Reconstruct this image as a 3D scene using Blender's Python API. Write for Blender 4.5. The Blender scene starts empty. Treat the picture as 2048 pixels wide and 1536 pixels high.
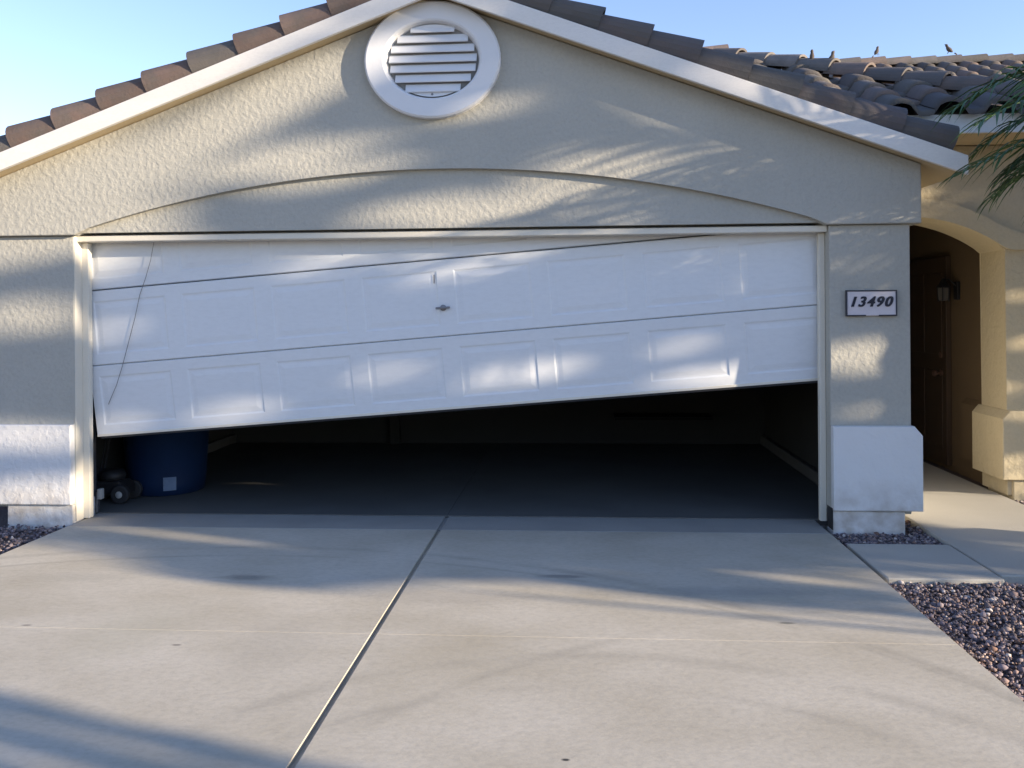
import bpy, bmesh, math, random
import numpy as np
from mathutils import Vector, Matrix
from math import sin, cos, tan, pi, radians, sqrt, atan, atan2

SC = bpy.context.scene
COL = SC.collection
random.seed(7)
RNG = np.random.default_rng(7)

# ------------------------------------------------------------------ camera
FPX = 1765.0
cam_d = bpy.data.cameras.new('camera')
cam = bpy.data.objects.new('camera', cam_d)
COL.objects.link(cam)
cam_d.sensor_width = 36.0
cam_d.lens = 36.0 * FPX / 2048.0
cam_d.shift_y = -(768 - 624) / 2048.0
cam_d.clip_start = 0.05
cam_d.clip_end = 2000
YAW, ROLL = atan(126 / FPX), -radians(0.43)
cam.matrix_world = Matrix.Translation((0.80, -5.80, 1.42)) @ Matrix.Rotation(YAW, 4, 'Z') @ Matrix.Rotation(pi / 2, 4, 'X') @ Matrix.Rotation(ROLL, 4, 'Z')
SC.camera = cam

# ------------------------------------------------------------------ light
SUN_AZ, SUN_EL = radians(72), radians(12.5)          # azimuth measured from -Y towards +X
world = bpy.data.worlds.new('World')
SC.world = world
world.use_nodes = True
wn = world.node_tree.nodes
sky = wn.new('ShaderNodeTexSky')
sky.sky_type = 'NISHITA'
sky.sun_disc = False
sky.sun_elevation = SUN_EL
sky.sun_rotation = pi - SUN_AZ
sky.air_density = 1.0
sky.dust_density = 0.0
sky.ozone_density = 2.0
tint = wn.new('ShaderNodeMix')
tint.data_type = 'RGBA'
tint.blend_type = 'MULTIPLY'
tint.inputs[0].default_value = 1.0
tint.inputs[7].default_value = (0.86, 0.775, 0.90, 1)
world.node_tree.links.new(sky.outputs[0], tint.inputs[6])
world.node_tree.links.new(tint.outputs[2], wn['Background'].inputs[0])
wn['Background'].inputs[1].default_value = 0.13
sun_d = bpy.data.lights.new('sun', 'SUN')
sun_d.energy = 4.0
sun_d.angle = radians(0.7)
sun_d.color = (1.0, 0.83, 0.62)
sun = bpy.data.objects.new('sun', sun_d)
COL.objects.link(sun)
SD = Vector((sin(SUN_AZ) * cos(SUN_EL), -cos(SUN_AZ) * cos(SUN_EL), sin(SUN_EL)))
sun.rotation_euler = SD.to_track_quat('Z', 'Y').to_euler()
SC.view_settings.view_transform = 'Standard'
SC.view_settings.look = 'None'
SC.view_settings.exposure = 1.65
SC.view_settings.gamma = 1.0

# ------------------------------------------------------------------ materials
def mat(name, col, rough=0.8, var=0.0, vscale=3.0, col2=None, bump=0.0, bscale=60.0, btype='noise', spec=0.3,
        attr=False, metal=0.0, stains=None, fine=0.0, fscale=120.0, stretch=None, dirt=None, arcs=None):
    m = bpy.data.materials.new(name)
    m.use_nodes = True
    nt = m.node_tree
    n, l = nt.nodes, nt.links
    bs = n['Principled BSDF']
    bs.inputs['Roughness'].default_value = rough
    bs.inputs['Metallic'].default_value = metal
    bs.inputs['Specular IOR Level'].default_value = spec
    tc = n.new('ShaderNodeTexCoord')
    src = tc.outputs['Object']
    if stretch:
        mp = n.new('ShaderNodeMapping')
        mp.inputs['Scale'].default_value = stretch
        l.new(src, mp.inputs[0])
        src = mp.outputs[0]
    rgb = n.new('ShaderNodeRGB')
    rgb.outputs[0].default_value = (*col, 1)
    cur = rgb.outputs[0]
    if attr:
        at = n.new('ShaderNodeVertexColor')
        at.layer_name = 'Col'
        cur = at.outputs[0]
    def mix(fac, a, b, mode='MIX'):
        x = n.new('ShaderNodeMix')
        x.data_type = 'RGBA'
        x.blend_type = mode
        if isinstance(fac, float): x.inputs[0].default_value = fac
        else: l.new(fac, x.inputs[0])
        l.new(a, x.inputs[6])
        if isinstance(b, tuple): x.inputs[7].default_value = (*b, 1)
        else: l.new(b, x.inputs[7])
        return x.outputs[2]
    def noise(sc, det=4.0, ro=0.55):
        x = n.new('ShaderNodeTexNoise')
        x.inputs['Scale'].default_value = sc
        x.inputs['Detail'].default_value = det
        x.inputs['Roughness'].default_value = ro
        l.new(src, x.inputs[0])
        return x.outputs[0]
    def ramp(v, a, b):
        x = n.new('ShaderNodeMapRange')
        x.inputs[1].default_value = a
        x.inputs[2].default_value = b
        l.new(v, x.inputs[0])
        return x.outputs[0]
    def scale(v, s):
        x = n.new('ShaderNodeMath')
        x.operation = 'MULTIPLY'
        x.inputs[1].default_value = s
        l.new(v, x.inputs[0])
        return x.outputs[0]
    if var > 0:
        c2 = col2 or tuple(c * 0.6 for c in col)
        cur = mix(scale(ramp(noise(vscale), 0.35, 0.7), var), cur, c2)
    if fine > 0:
        cur = mix(scale(ramp(noise(fscale, 3, 0.7), 0.42, 0.75), fine), cur, tuple(c * 0.45 for c in col))
    if dirt:      # (z0, z1, colour, strength): grime near the foot of a wall
        sp = n.new('ShaderNodeSeparateXYZ')
        l.new(tc.outputs['Object'], sp.inputs[0])
        f = ramp(sp.outputs[2], dirt[1], dirt[0])
        mm = n.new('ShaderNodeMath')
        mm.operation = 'MULTIPLY'
        l.new(f, mm.inputs[0])
        l.new(ramp(noise(9), 0.35, 0.65), mm.inputs[1])
        cur = mix(scale(mm.outputs[0], dirt[3]), cur, dirt[2])
    if stains:    # blotches with a shape of their own: (x, y, rx, ry, colour, strength)
        for (sx, sy, rx, ry, sc, st) in stains:
            mp = n.new('ShaderNodeMapping')
            mp.vector_type = 'POINT'
            mp.inputs['Scale'].default_value = (1 / rx, 1 / ry, 0.0)
            mp.inputs['Location'].default_value = (-sx / rx, -sy / ry, 0)
            l.new(tc.outputs['Object'], mp.inputs[0])
            ln = n.new('ShaderNodeVectorMath')
            ln.operation = 'LENGTH'
            l.new(mp.outputs[0], ln.inputs[0])
            ad = n.new('ShaderNodeMath')
            ad.operation = 'ADD'
            l.new(ln.outputs['Value'], ad.inputs[0])
            l.new(scale(noise(11, 4), 0.9), ad.inputs[1])
            cur = mix(scale(ramp(ad.outputs[0], 1.45, 0.85), st), cur, sc)
    if arcs:      # faint curved tyre scuffs: (centre x, y, radius, half width, strength)
        for (ax, ay, ar, aw, st_) in arcs:
            vs_ = n.new('ShaderNodeVectorMath')
            vs_.operation = 'DISTANCE'
            l.new(tc.outputs['Object'], vs_.inputs[0])
            vs_.inputs[1].default_value = (ax, ay, 0)
            m1 = n.new('ShaderNodeMath'); m1.operation = 'SUBTRACT'; m1.inputs[1].default_value = ar
            l.new(vs_.outputs['Value'], m1.inputs[0])
            m2 = n.new('ShaderNodeMath'); m2.operation = 'ABSOLUTE'
            l.new(m1.outputs[0], m2.inputs[0])
            m3 = n.new('ShaderNodeMath'); m3.operation = 'MULTIPLY'
            l.new(ramp(m2.outputs[0], aw, 0.0), m3.inputs[0])
            l.new(ramp(noise(2.5, 5), 0.38, 0.62), m3.inputs[1])
            cur = mix(scale(m3.outputs[0], st_), cur, tuple(c * 0.55 for c in col))
    l.new(cur, bs.inputs['Base Color'])
    if bump > 0:
        b = n.new('ShaderNodeBump')
        b.inputs['Strength'].default_value = 1.0
        b.inputs['Distance'].default_value = bump
        if btype == 'noise':
            h = noise(bscale, 5, 0.6)
        elif btype == 'stucco':
            h1 = ramp(noise(bscale, 2, 0.5), 0.42, 0.62)
            h2 = noise(bscale * 5, 2, 0.5)
            x = n.new('ShaderNodeMath')
            x.operation = 'MULTIPLY_ADD'
            l.new(h2, x.inputs[0])
            x.inputs[1].default_value = 0.35
            l.new(h1, x.inputs[2])
            h = x.outputs[0]
        l.new(h, b.inputs['Height'])
        l.new(b.outputs[0], bs.inputs['Normal'])
    return m

M = {}
M['stucco'] = mat('stucco', (0.445, 0.435, 0.385), 0.95, 0.45, 1.1, (0.365, 0.355, 0.31), 0.0015, 27, 'stucco', 0.1, fine=0.18, fscale=45)
M['stucco_base'] = mat('stucco_base', (0.70, 0.705, 0.70), 0.9, 0.25, 2.0, (0.56, 0.55, 0.53), 0.0014, 26, 'stucco', 0.15, dirt=(0.05, 0.35, (0.40, 0.35, 0.29), 0.8))
M['stucco_entry'] = mat('stucco_entry', (0.57, 0.495, 0.34), 0.95, 0.25, 1.3, (0.50, 0.43, 0.30), 0.002, 18, 'stucco', 0.1, fine=0.15, fscale=45)
M['trim'] = mat('trim_paint', (0.72, 0.68, 0.58), 0.55, 0.15, 6, (0.6, 0.56, 0.47), 0.0008, 30, fine=0.1)
M['fascia'] = mat('fascia_paint', (0.74, 0.72, 0.68), 0.6, 0.22, 5, (0.60, 0.57, 0.50), 0.001, 40, fine=0.15, stretch=(0.35, 1, 1))
M['vent'] = mat('vent_paint', (0.70, 0.71, 0.72), 0.5, 0.15, 6, (0.6, 0.6, 0.58), 0.0006, 60)
M['door'] = mat('door_paint', (0.71, 0.73, 0.74), 0.36, 0.20, 1.6, (0.63, 0.66, 0.69), 0.006, 1.6, spec=0.5, fine=0.10, fscale=30, stretch=(0.5, 1, 1.4))
M['rubber'] = mat('rubber', (0.03, 0.03, 0.032), 0.7, bump=0.0006)
M['vent_gap'] = mat('vent_mesh', (0.26, 0.26, 0.25), 0.9, 0.2)
M['dark'] = mat('dark_void', (0.02, 0.02, 0.02), 0.9, 0.2)
M['metal'] = mat('dull_metal', (0.25, 0.25, 0.26), 0.45, 0.2, 20, metal=0.8)
M['black'] = mat('black_plastic', (0.018, 0.018, 0.02), 0.5, 0.3, 10, (0.03, 0.03, 0.03))
M['hub'] = mat('hub_plastic', (0.40, 0.40, 0.38), 0.5, 0.2, 20)
M['blue'] = mat('blue_plastic', (0.009, 0.026, 0.075), 0.45, 0.4, 5, (0.006, 0.016, 0.045), 0.0008, 50, fine=0.15)
M['label'] = mat('label_paper', (0.16, 0.22, 0.32), 0.5, 0.5, 25, (0.08, 0.13, 0.22))
M['drywall'] = mat('drywall', (0.055, 0.055, 0.05), 0.95, 0.25, 2.0)  # far darker than bare board: the interior gloom is put into the colour
M['stem'] = mat('stem_concrete', (0.12, 0.115, 0.105), 0.9, 0.3, 6, bump=0.002)
M['alcove'] = mat('shaded_alcove_stucco', (0.17, 0.12, 0.07), 0.95, 0.25, 1.3, bump=0.003, bscale=25)  # same stucco as the entry, with the shade of the recess in its colour
M['soffit'] = mat('soffit_paint', (0.50, 0.40, 0.25), 0.9, 0.2, 3, bump=0.002)
st = [(-0.98, -1.16, 0.17, 0.06, (0.16, 0.15, 0.135), 0.6), (0.72, -1.06, 0.16, 0.04, (0.14, 0.13, 0.125), 0.65),
      (0.15, -1.42, 0.5, 0.16, (0.30, 0.275, 0.235), 0.35), (1.55, -1.28, 0.5, 0.10, (0.25, 0.25, 0.24), 0.4),
      (-1.2, -1.95, 0.30, 0.5, (0.37, 0.35, 0.27), 0.30), (0.25, -2.35, 0.40, 0.65, (0.36, 0.315, 0.225), 0.28),
      (-0.5, -2.1, 0.25, 0.4, (0.33, 0.31, 0.27), 0.22), (1.75, -1.72, 0.05, 0.02, (0.13, 0.13, 0.11), 0.8),
      (-1.75, -2.35, 0.035, 0.018, (0.12, 0.11, 0.10), 0.7), (-1.72, -1.92, 0.03, 0.012, (0.12, 0.11, 0.10), 0.7),
      (-0.92, -2.12, 0.026, 0.012, (0.13, 0.12, 0.11), 0.7), (0.76, -3.0, 0.016, 0.010, (0.05, 0.05, 0.05), 1.0),
      (0.3, -1.15, 1.0, 0.12, (0.33, 0.33, 0.31), 0.3), (-1.9, -1.2, 0.35, 0.1, (0.35, 0.33, 0.28), 0.3)]
arcs = [(-1.05, -4.6, 4.05, 0.055, 0.6), (-0.95, -4.75, 4.02, 0.03, 0.5), (2.6, -4.6, 3.1, 0.05, 0.4), (0.9, -3.9, 1.75, 0.07, 0.4), (0.9, -3.9, 1.45, 0.05, 0.4)]
M['concrete'] = mat('driveway_concrete', (0.515, 0.475, 0.395), 0.85, 0.85, 1.9, (0.40, 0.36, 0.28), 0.0012, 45, 'noise', 0.25, stains=st, fine=0.28, fscale=38, stretch=(0.65, 1, 1), arcs=arcs)
M['floor'] = mat('garage_floor_concrete', (0.13, 0.128, 0.118), 0.85, 0.6, 1.2, (0.085, 0.083, 0.075), 0.001, 60, fine=0.2)  # floor darkened evenly: shade inside the opening is put into the colour
M['walk'] = mat('walk_concrete', (0.46, 0.44, 0.385), 0.88, 0.4, 2.2, (0.38, 0.36, 0.31), 0.0015, 80, fine=0.2)
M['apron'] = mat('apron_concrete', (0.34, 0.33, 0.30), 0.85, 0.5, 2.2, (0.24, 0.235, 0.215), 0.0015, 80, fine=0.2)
M['filler'] = mat('joint_filler', (0.11, 0.095, 0.08), 0.95, 0.4, 30)
M['soil'] = mat('gravel_soil', (0.15, 0.12, 0.115), 0.95, 0.6, 40, (0.08, 0.07, 0.07), 0.02, 45)
M['stone'] = mat('gravel_stone', (0.2, 0.16, 0.16), 0.95, spec=0.1, attr=True, bump=0.001, bscale=120)
M['tile'] = mat('roof_tile', (0.15, 0.12, 0.10), 0.9, 0.6, 7, (0.10, 0.098, 0.09), attr=True, bump=0.003, bscale=50)
M['bark'] = mat('bark', (0.14, 0.10, 0.07), 0.95, 0.5, 12, (0.08, 0.06, 0.04), 0.012, 25)
M['leaf'] = mat('leaf', (0.06, 0.09, 0.03), 0.6, attr=True)
M['frond'] = mat('frond', (0.045, 0.115, 0.038), 0.5, 0.5, 4, (0.09, 0.16, 0.05), spec=0.4)
M['entrydoor'] = mat('entry_door_paint', (0.075, 0.05, 0.033), 0.6, 0.3, 8)
M['brass'] = mat('aged_brass', (0.20, 0.12, 0.09), 0.45, metal=0.6)
M['glass'] = mat('frosted_glass', (0.10, 0.095, 0.09), 0.25)
M['block'] = mat('block_wall', (0.10, 0.075, 0.08), 0.95, 0.4, 4, bump=0.004, bscale=40)
M['asphalt'] = mat('asphalt', (0.05, 0.05, 0.05), 0.9, 0.3, 3, bump=0.003, bscale=80)
M['feather'] = mat('feather', (0.09, 0.075, 0.065), 0.8, 0.4, 60)
M['frame'] = mat('plaque_frame', (0.05, 0.052, 0.065), 0.6, 0.4, 30)
M['plaque'] = mat('plaque_glaze', (0.62, 0.58, 0.60), 0.4, 0.2, 14)
M['ink'] = mat('black_glaze', (0.02, 0.022, 0.035), 0.45)

# ------------------------------------------------------------------ helpers
def link(name, me, m, parent=None):
    o = bpy.data.objects.new(name, me)
    COL.objects.link(o)
    if m is not None:
        me.materials.append(m)
    if parent: o.parent = parent
    return o
def obj(name, bm, m, parent=None, smooth=False):
    me = bpy.data.meshes.new(name)
    bmesh.ops.recalc_face_normals(bm, faces=bm.faces[:])
    bm.to_mesh(me)
    bm.free()
    if smooth:
        for p in me.polygons: p.use_smooth = True
    return link(name, me, m, parent)
def tag(o, label=None, cat=None, group=None, kind=None):
    if label: o['label'] = label
    if cat: o['category'] = cat
    if group: o['group'] = group
    if kind: o['kind'] = kind
    return o
def thing(name, label, cat, loc=(0, 0, 0), group=None):
    o = bpy.data.objects.new(name, None)
    o.empty_display_size = 0.1
    COL.objects.link(o)
    o.location = loc
    return tag(o, label, cat, group)
def add_box(bm, x0, x1, y0, y1, z0, z1, bev=0.0, mtx=None):
    r = bmesh.ops.create_cube(bm, size=1.0)
    vs = r['verts']
    for v in vs:
        v.co = Vector((x0 + (v.co.x + .5) * (x1 - x0), y0 + (v.co.y + .5) * (y1 - y0), z0 + (v.co.z + .5) * (z1 - z0)))
    if bev > 0:
        es = list({e for v in vs for e in v.link_edges})
        r2 = bmesh.ops.bevel(bm, geom=es, offset=bev, segments=2, profile=0.5, affect='EDGES')
        vs = list({v for f in r2['faces'] for v in f.verts} | {v for v in vs if v.is_valid})
    if mtx is not None:
        for v in vs: v.co = mtx @ v.co
    return vs
def prism(bm, pts, y0, y1, axis='y', bev=0.0):
    """extrude a closed outline; pts are (x,z) for axis y, (x,y) for axis z"""
    def P(a, b, c): return (a, c, b) if axis == 'y' else (a, b, c)
    f0 = [bm.verts.new(P(a, b, y0)) for a, b in pts]
    f1 = [bm.verts.new(P(a, b, y1)) for a, b in pts]
    n = len(pts)
    A = bm.faces.new(f0)
    B = bm.faces.new(list(reversed(f1)))
    for i in range(n):
        bm.faces.new((f0[i], f1[i], f1[(i + 1) % n], f0[(i + 1) % n]))
    if bev > 0:
        es = list(A.edges) + list(B.edges)
        bmesh.ops.bevel(bm, geom=es, offset=bev, segments=2, profile=0.5, affect='EDGES')
def tube(bm, pts, rad, seg=8, cap=True):
    pts = [Vector(p) for p in pts]
    rings = []
    for i, p in enumerate(pts):
        d = (pts[min(i + 1, len(pts) - 1)] - pts[max(i - 1, 0)]).normalized()
        a = d.cross(Vector((0, 0, 1)))
        if a.length < 1e-3: a = d.cross(Vector((1, 0, 0)))
        a.normalize()
        b = d.cross(a)
        r = rad[i] if isinstance(rad, (list, tuple)) else rad
        rings.append([bm.verts.new(p + r * (cos(2 * pi * k / seg) * a + sin(2 * pi * k / seg) * b)) for k in range(seg)])
    for i in range(len(rings) - 1):
        for k in range(seg):
            bm.faces.new((rings[i][k], rings[i][(k + 1) % seg], rings[i + 1][(k + 1) % seg], rings[i + 1][k]))
    if cap:
        bm.faces.new(rings[0]); bm.faces.new(list(reversed(rings[-1])))
def lathe(bm, prof, c, seg=24, axis='z', sx=1.0):
    """prof: (radius, height) pairs"""
    rings = []
    for r, h in prof:
        ring = []
        for k in range(seg):
            a = 2 * pi * k / seg
            if axis == 'z': co = (c[0] + r * cos(a) * sx, c[1] + r * sin(a), c[2] + h)
            elif axis == 'x': co = (c[0] + h, c[1] + r * cos(a), c[2] + r * sin(a))
            else: co = (c[0] + r * cos(a), c[1] + h, c[2] + r * sin(a))
            ring.append(bm.verts.new(co))
        rings.append(ring)
    for i in range(len(rings) - 1):
        for k in range(seg):
            bm.faces.new((rings[i][k], rings[i][(k + 1) % seg], rings[i + 1][(k + 1) % seg], rings[i + 1][k]))
    bm.faces.new(rings[0]); bm.faces.new(list(reversed(rings[-1])))
def raw_mesh(name, V, F, cols=None):
    """V (n,3), F (m,k) numpy; cols (m,3) per face"""
    me = bpy.data.meshes.new(name)
    F = np.asarray(F, dtype=np.int32)
    k = F.shape[1]
    me.vertices.add(len(V)); me.loops.add(F.size); me.polygons.add(len(F))
    me.vertices.foreach_set('co', np.asarray(V, dtype=np.float32).ravel())
    me.loops.foreach_set('vertex_index', F.ravel())
    me.polygons.foreach_set('loop_start', np.arange(0, F.size, k, dtype=np.int32))
    me.polygons.foreach_set('loop_total', np.full(len(F), k, dtype=np.int32))
    me.update(calc_edges=True)
    if cols is not None:
        ca = me.color_attributes.new('Col', 'FLOAT_COLOR', 'CORNER')
        c = np.ones((F.size, 4), dtype=np.float32)
        c[:, :3] = np.repeat(np.asarray(cols, dtype=np.float32), k, axis=0)
        ca.data.foreach_set('color', c.ravel())
    return me

# ================================================================== SETTING
CX = -0.095                    # centre line of the garage
DL, DR = -2.62, 2.405          # driveway edges
bm = bmesh.new()
prism(bm, [(-60, -60), (60, -60), (60, 60), (-60, 60)], -0.30, -0.050, 'z')
tag(obj('ground', bm, M['soil']), kind='structure')
bm = bmesh.new()
JX0, JX1 = -0.112, -0.086      # open expansion joint down the middle
for (x0, x1) in ((DL, JX0), (JX1, DR)):
    add_box(bm, x0, x1, -1.9465, -0.085, -0.14, 0.0, 0.0015)
    add_box(bm, x0, x1, -4.60, -1.9482, -0.14, 0.0, 0.0015)
    add_box(bm, x0, x1, -9.0, -4.608, -0.14, 0.0, 0.006)
add_box(bm, JX0, JX1, -9.0, -0.03, -0.14, -0.022)
drive = obj('driveway', bm, M['concrete'])
tag(drive, kind='structure')
bm = bmesh.new()
add_box(bm, DL, JX0, -0.079, 0.30, -0.14, 0.0, 0.006)
add_box(bm, JX1, DR, -0.079, 0.30, -0.14, 0.0, 0.006)
add_box(bm, JX0, JX1, -0.03, 0.30, -0.14, -0.012)
tag(obj('garage_apron', bm, M['apron']), kind='structure')
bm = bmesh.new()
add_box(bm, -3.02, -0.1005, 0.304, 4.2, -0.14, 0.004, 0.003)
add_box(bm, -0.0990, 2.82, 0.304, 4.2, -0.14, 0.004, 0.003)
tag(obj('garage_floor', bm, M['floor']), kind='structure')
bm = bmesh.new()
add_box(bm, 3.05, 4.03, -0.93, 3.6, -0.12, 0.0, 0.008)
add_box(bm, 3.05, 4.03, -3.2, -2.1, -0.12, -0.052, 0.008)
tag(obj('walkway', bm, M['walk']), kind='structure')
bm = bmesh.new()
add_box(bm, 2.435, 3.035, -1.01, -0.31, -0.12, 0.0, 0.008)
tag(obj('path', bm, M['walk']), kind='structure')
bm = bmesh.new()
add_box(bm, -60, 60, -16.5, -9.05, -0.2, -0.046)
tag(obj('road', bm, M['asphalt']), kind='structure')

# gravel: loose stones beside the driveway, one uncountable mass
def gravel():
    ico = bmesh.new()
    bmesh.ops.create_icosphere(ico, subdivisions=1, radius=1.0)
    bv = np.array([v.co[:] for v in ico.verts]); bf = np.array([[v.index for v in f.verts] for f in ico.faces])
    ico.free()
    zones = [(2.42, 4.6, -3.6, -1.0, 27000, .0085), (2.44, 3.04, -0.32, 0.02, 1700, .0085), (4.05, 6.5, -1.0, 1.15, 4500, .013),
             (-4.6, -2.63, -3.6, 0.02, 14000, .009), (4.6, 6.5, -3.6, -1.0, 3500, .014), (2.42, 4.6, -6.0, -3.6, 4500, .014), (2.96, 3.05, 0.0, 1.1, 250, .01)]
    pal = np.array([(0.20, 0.165, 0.175), (0.14, 0.12, 0.13), (0.28, 0.205, 0.185), (0.38, 0.30, 0.26), (0.10, 0.085, 0.09), (0.24, 0.20, 0.205), (0.52, 0.46, 0.42), (0.27, 0.17, 0.13)])
    pw = np.array([.24, .2, .14, .1, .12, .12, .035, .045]); pw /= pw.sum()
    Vs, Fs, Cs, off = [], [], [], 0
    for (x0, x1, y0, y1, n, r0) in zones:
        for layer in range(1):
            X = RNG.uniform(x0, x1, n); Y = RNG.uniform(y0, y1, n); Z = RNG.uniform(-0.045, -0.018, n)
            R = r0 * RNG.lognormal(0, .32, n)
            S = RNG.uniform(.65, 1.25, (n, 3)) * R[:, None]
            S[:, 2] *= .75
            A = RNG.uniform(0, 2 * pi, n)
            P = bv[None] * (1 + RNG.uniform(-.22, .22, (n, len(bv), 1))) * S[:, None, :]
            c, s = np.cos(A)[:, None], np.sin(A)[:, None]
            px = P[:, :, 0] * c - P[:, :, 1] * s; py = P[:, :, 0] * s + P[:, :, 1] * c
            P = np.stack([px, py, P[:, :, 2]], -1) + np.stack([X, Y, Z], -1)[:, None]
            Vs.append(P.reshape(-1, 3))
            Fs.append((bf[None] + (np.arange(n) * len(bv))[:, None, None]).reshape(-1, 3) + off)
            off += n * len(bv)
            cc = pal[RNG.choice(len(pal), n, p=pw)] * RNG.uniform(.75, 1.25, (n, 1))
            Cs.append(np.repeat(cc, len(bf), axis=0))
    me = raw_mesh('gravel', np.concatenate(Vs), np.concatenate(Fs), np.concatenate(Cs))
    tag(link('gravel', me, M['stone']), 'purple brown crushed gravel beside the driveway and walkway', 'gravel', kind='stuff')
gravel()

# ================================================================== HOUSE
house = thing('house', 'beige stucco house with gabled garage, brown barrel tile roof and arched entry', 'house', (CX, 0, 0))
HO = Vector((CX, 0, 0))
def hobj(name, bm, m, parent=None, smooth=False):
    """part of the house: geometry is written in world coordinates, stored relative to the house base"""
    if parent is None:
        for v in bm.verts: v.co -= HO
        return obj(name, bm, m, house, smooth)
    for v in bm.verts: v.co -= HO
    return obj(name, bm, m, parent, smooth)

WL, WR = -3.20, 2.95           # outer corners of the lower wall
def rake(x, z0): return z0 - 0.370 * abs(x - CX)
# upper gable face, 4 cm proud, with the shallow arch cut in its lower edge
ch, sg = 2.515, 0.39
RA = (ch * ch + sg * sg) / (2 * sg)
def arcz(x, lift=0.0): return 1.985 + sg - RA + sqrt((RA + lift) ** 2 - (x - CX) ** 2)
xs = [CX - ch + 2 * ch * i / 48 for i in range(49)]
out = [(-3.26, 1.968), (xs[0], 1.968)] + [(x, arcz(x)) for x in xs[1:-1]] + [(xs[-1], 1.968), (3.01, 1.968), (3.01, rake(3.01, 3.496)), (CX, 3.496), (-3.26, rake(-3.26, 3.496))]
bm = bmesh.new()
prism(bm, out, 0.0, 0.20, bev=0.008)
bmesh.ops.triangulate(bm, faces=[f for f in bm.faces if len(f.verts) > 4])
hobj('gable_wall', bm, M['stucco'])
# recessed infill between the arch and the door head
bm = bmesh.new()
prism(bm, [(CX - ch - .02, 1.985)] + [(x, arcz(x) + .03) for x in xs] + [(CX + ch + .02, 1.985)], 0.042, 0.195)
bmesh.ops.triangulate(bm, faces=[f for f in bm.faces if len(f.verts) > 4])
hobj('arched_infill', bm, M['stucco'])
# lower walls: left pier, right pier with the garage side walls behind
bm = bmesh.new()
add_box(bm, WL, -2.637, 0.04, 0.24, 0.10, 1.966, 0.006)
add_box(bm, WL, -3.00, 0.243, 5.5, -0.1, 2.28)
hobj('wall', bm, M['stucco'])
bm = bmesh.new()
add_box(bm, 2.443, WR, 0.04, 0.24, 0.10, 1.966, 0.006)
add_box(bm, 2.81, WR, 0.243, 5.5, -0.1, 2.28)
hobj('wall', bm, M['stucco'])
# plinths with chamfered tops
def plinth(x0, x1, y0, y1, zb, zt, cl, cr, cf=0.035):
    bm = bmesh.new()
    c = 0.06
    pts0 = [(x0, zb), (x1, zb), (x1, zt - c if cr else zt), (x1 - (0.05 if cr else 0), zt), (x0 + (0.05 if cl else 0), zt), (x0, zt - c if cl else zt)]
    p = []
    for q in pts0:
        if q not in p: p.append(q)
    prism(bm, p, y0, y1, bev=0.007)
    return bm
hobj('plinth', plinth(-3.26, -2.640, -0.012, 0.235, 0.125, 0.67, True, False), M['stucco_base'])
hobj('plinth', plinth(2.446, 3.005, -0.012, 0.235, 0.128, 0.67, False, True), M['stucco_base'])
bm = bmesh.new()
prism(bm, [(2.953, 0.128), (3.005, 0.128), (3.005, 0.61), (2.953, 0.67)], 0.238, 3.3)
hobj('plinth', bm, M['stucco_base'])
for (x0, x1) in ((-3.11, -2.641), (2.447, 2.90)):
    bm = bmesh.new()
    add_box(bm, x0, x1, 0.015, 0.30, -0.12, 0.122, 0.006)
    hobj('footing', bm, M['stucco_base'])
bm = bmesh.new()
add_box(bm, 2.84, 2.93, 0.303, 3.3, -0.12, 0.125)
hobj('footing', bm, M['stucco_base'])
# door frame
bm = bmesh.new()
add_box(bm, -2.636, -2.588, 0.135, 0.185, 0.002, 1.925, 0.004)
add_box(bm, -2.6365, -2.6325, 0.045, 0.134, 0.002, 1.965)
fr = hobj('door_frame', bm, M['trim'])
bm = bmesh.new()
add_box(bm, 2.402, 2.442, 0.135, 0.185, 0.002, 1.925, 0.004)
hobj('door_frame', bm, M['trim'])
bm = bmesh.new()
add_box(bm, -2.635, 2.44, 0.070, 0.188, 1.927, 1.968, 0.006)
hobj('door_head', bm, M['trim'])
bm = bmesh.new()
add_box(bm, 2.4425, 2.4465, 0.012, 0.13, 0.001, 0.14)
add_box(bm, 2.400, 2.4445, 0.130, 0.188, 0.0005, 0.03)
hobj('rubber_seal', bm, M['rubber'])
# garage interior
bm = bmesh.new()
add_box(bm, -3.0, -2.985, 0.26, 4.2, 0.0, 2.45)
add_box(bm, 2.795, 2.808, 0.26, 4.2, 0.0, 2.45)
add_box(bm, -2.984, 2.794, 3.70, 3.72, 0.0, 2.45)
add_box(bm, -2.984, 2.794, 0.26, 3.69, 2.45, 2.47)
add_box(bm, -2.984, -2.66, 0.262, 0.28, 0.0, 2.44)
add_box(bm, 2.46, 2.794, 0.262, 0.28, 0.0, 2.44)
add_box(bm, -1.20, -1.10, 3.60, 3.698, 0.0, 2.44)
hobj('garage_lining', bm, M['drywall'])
bm = bmesh.new()
add_box(bm, 2.74, 2.794, 0.285, 3.69, 0.004, 0.10, 0.01)
hobj('stem_wall', bm, M['stem'])
bm = bmesh.new()
add_box(bm, -2.984, -2.93, 0.285, 3.69, 0.004, 0.10, 0.01)
hobj('stem_wall', bm, M['stem'])
bm = bmesh.new()
add_box(bm, 1.2, 2.2, 3.35, 3.698, 0.30, 0.33)
hobj('shelf', bm, M['dark'])

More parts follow.
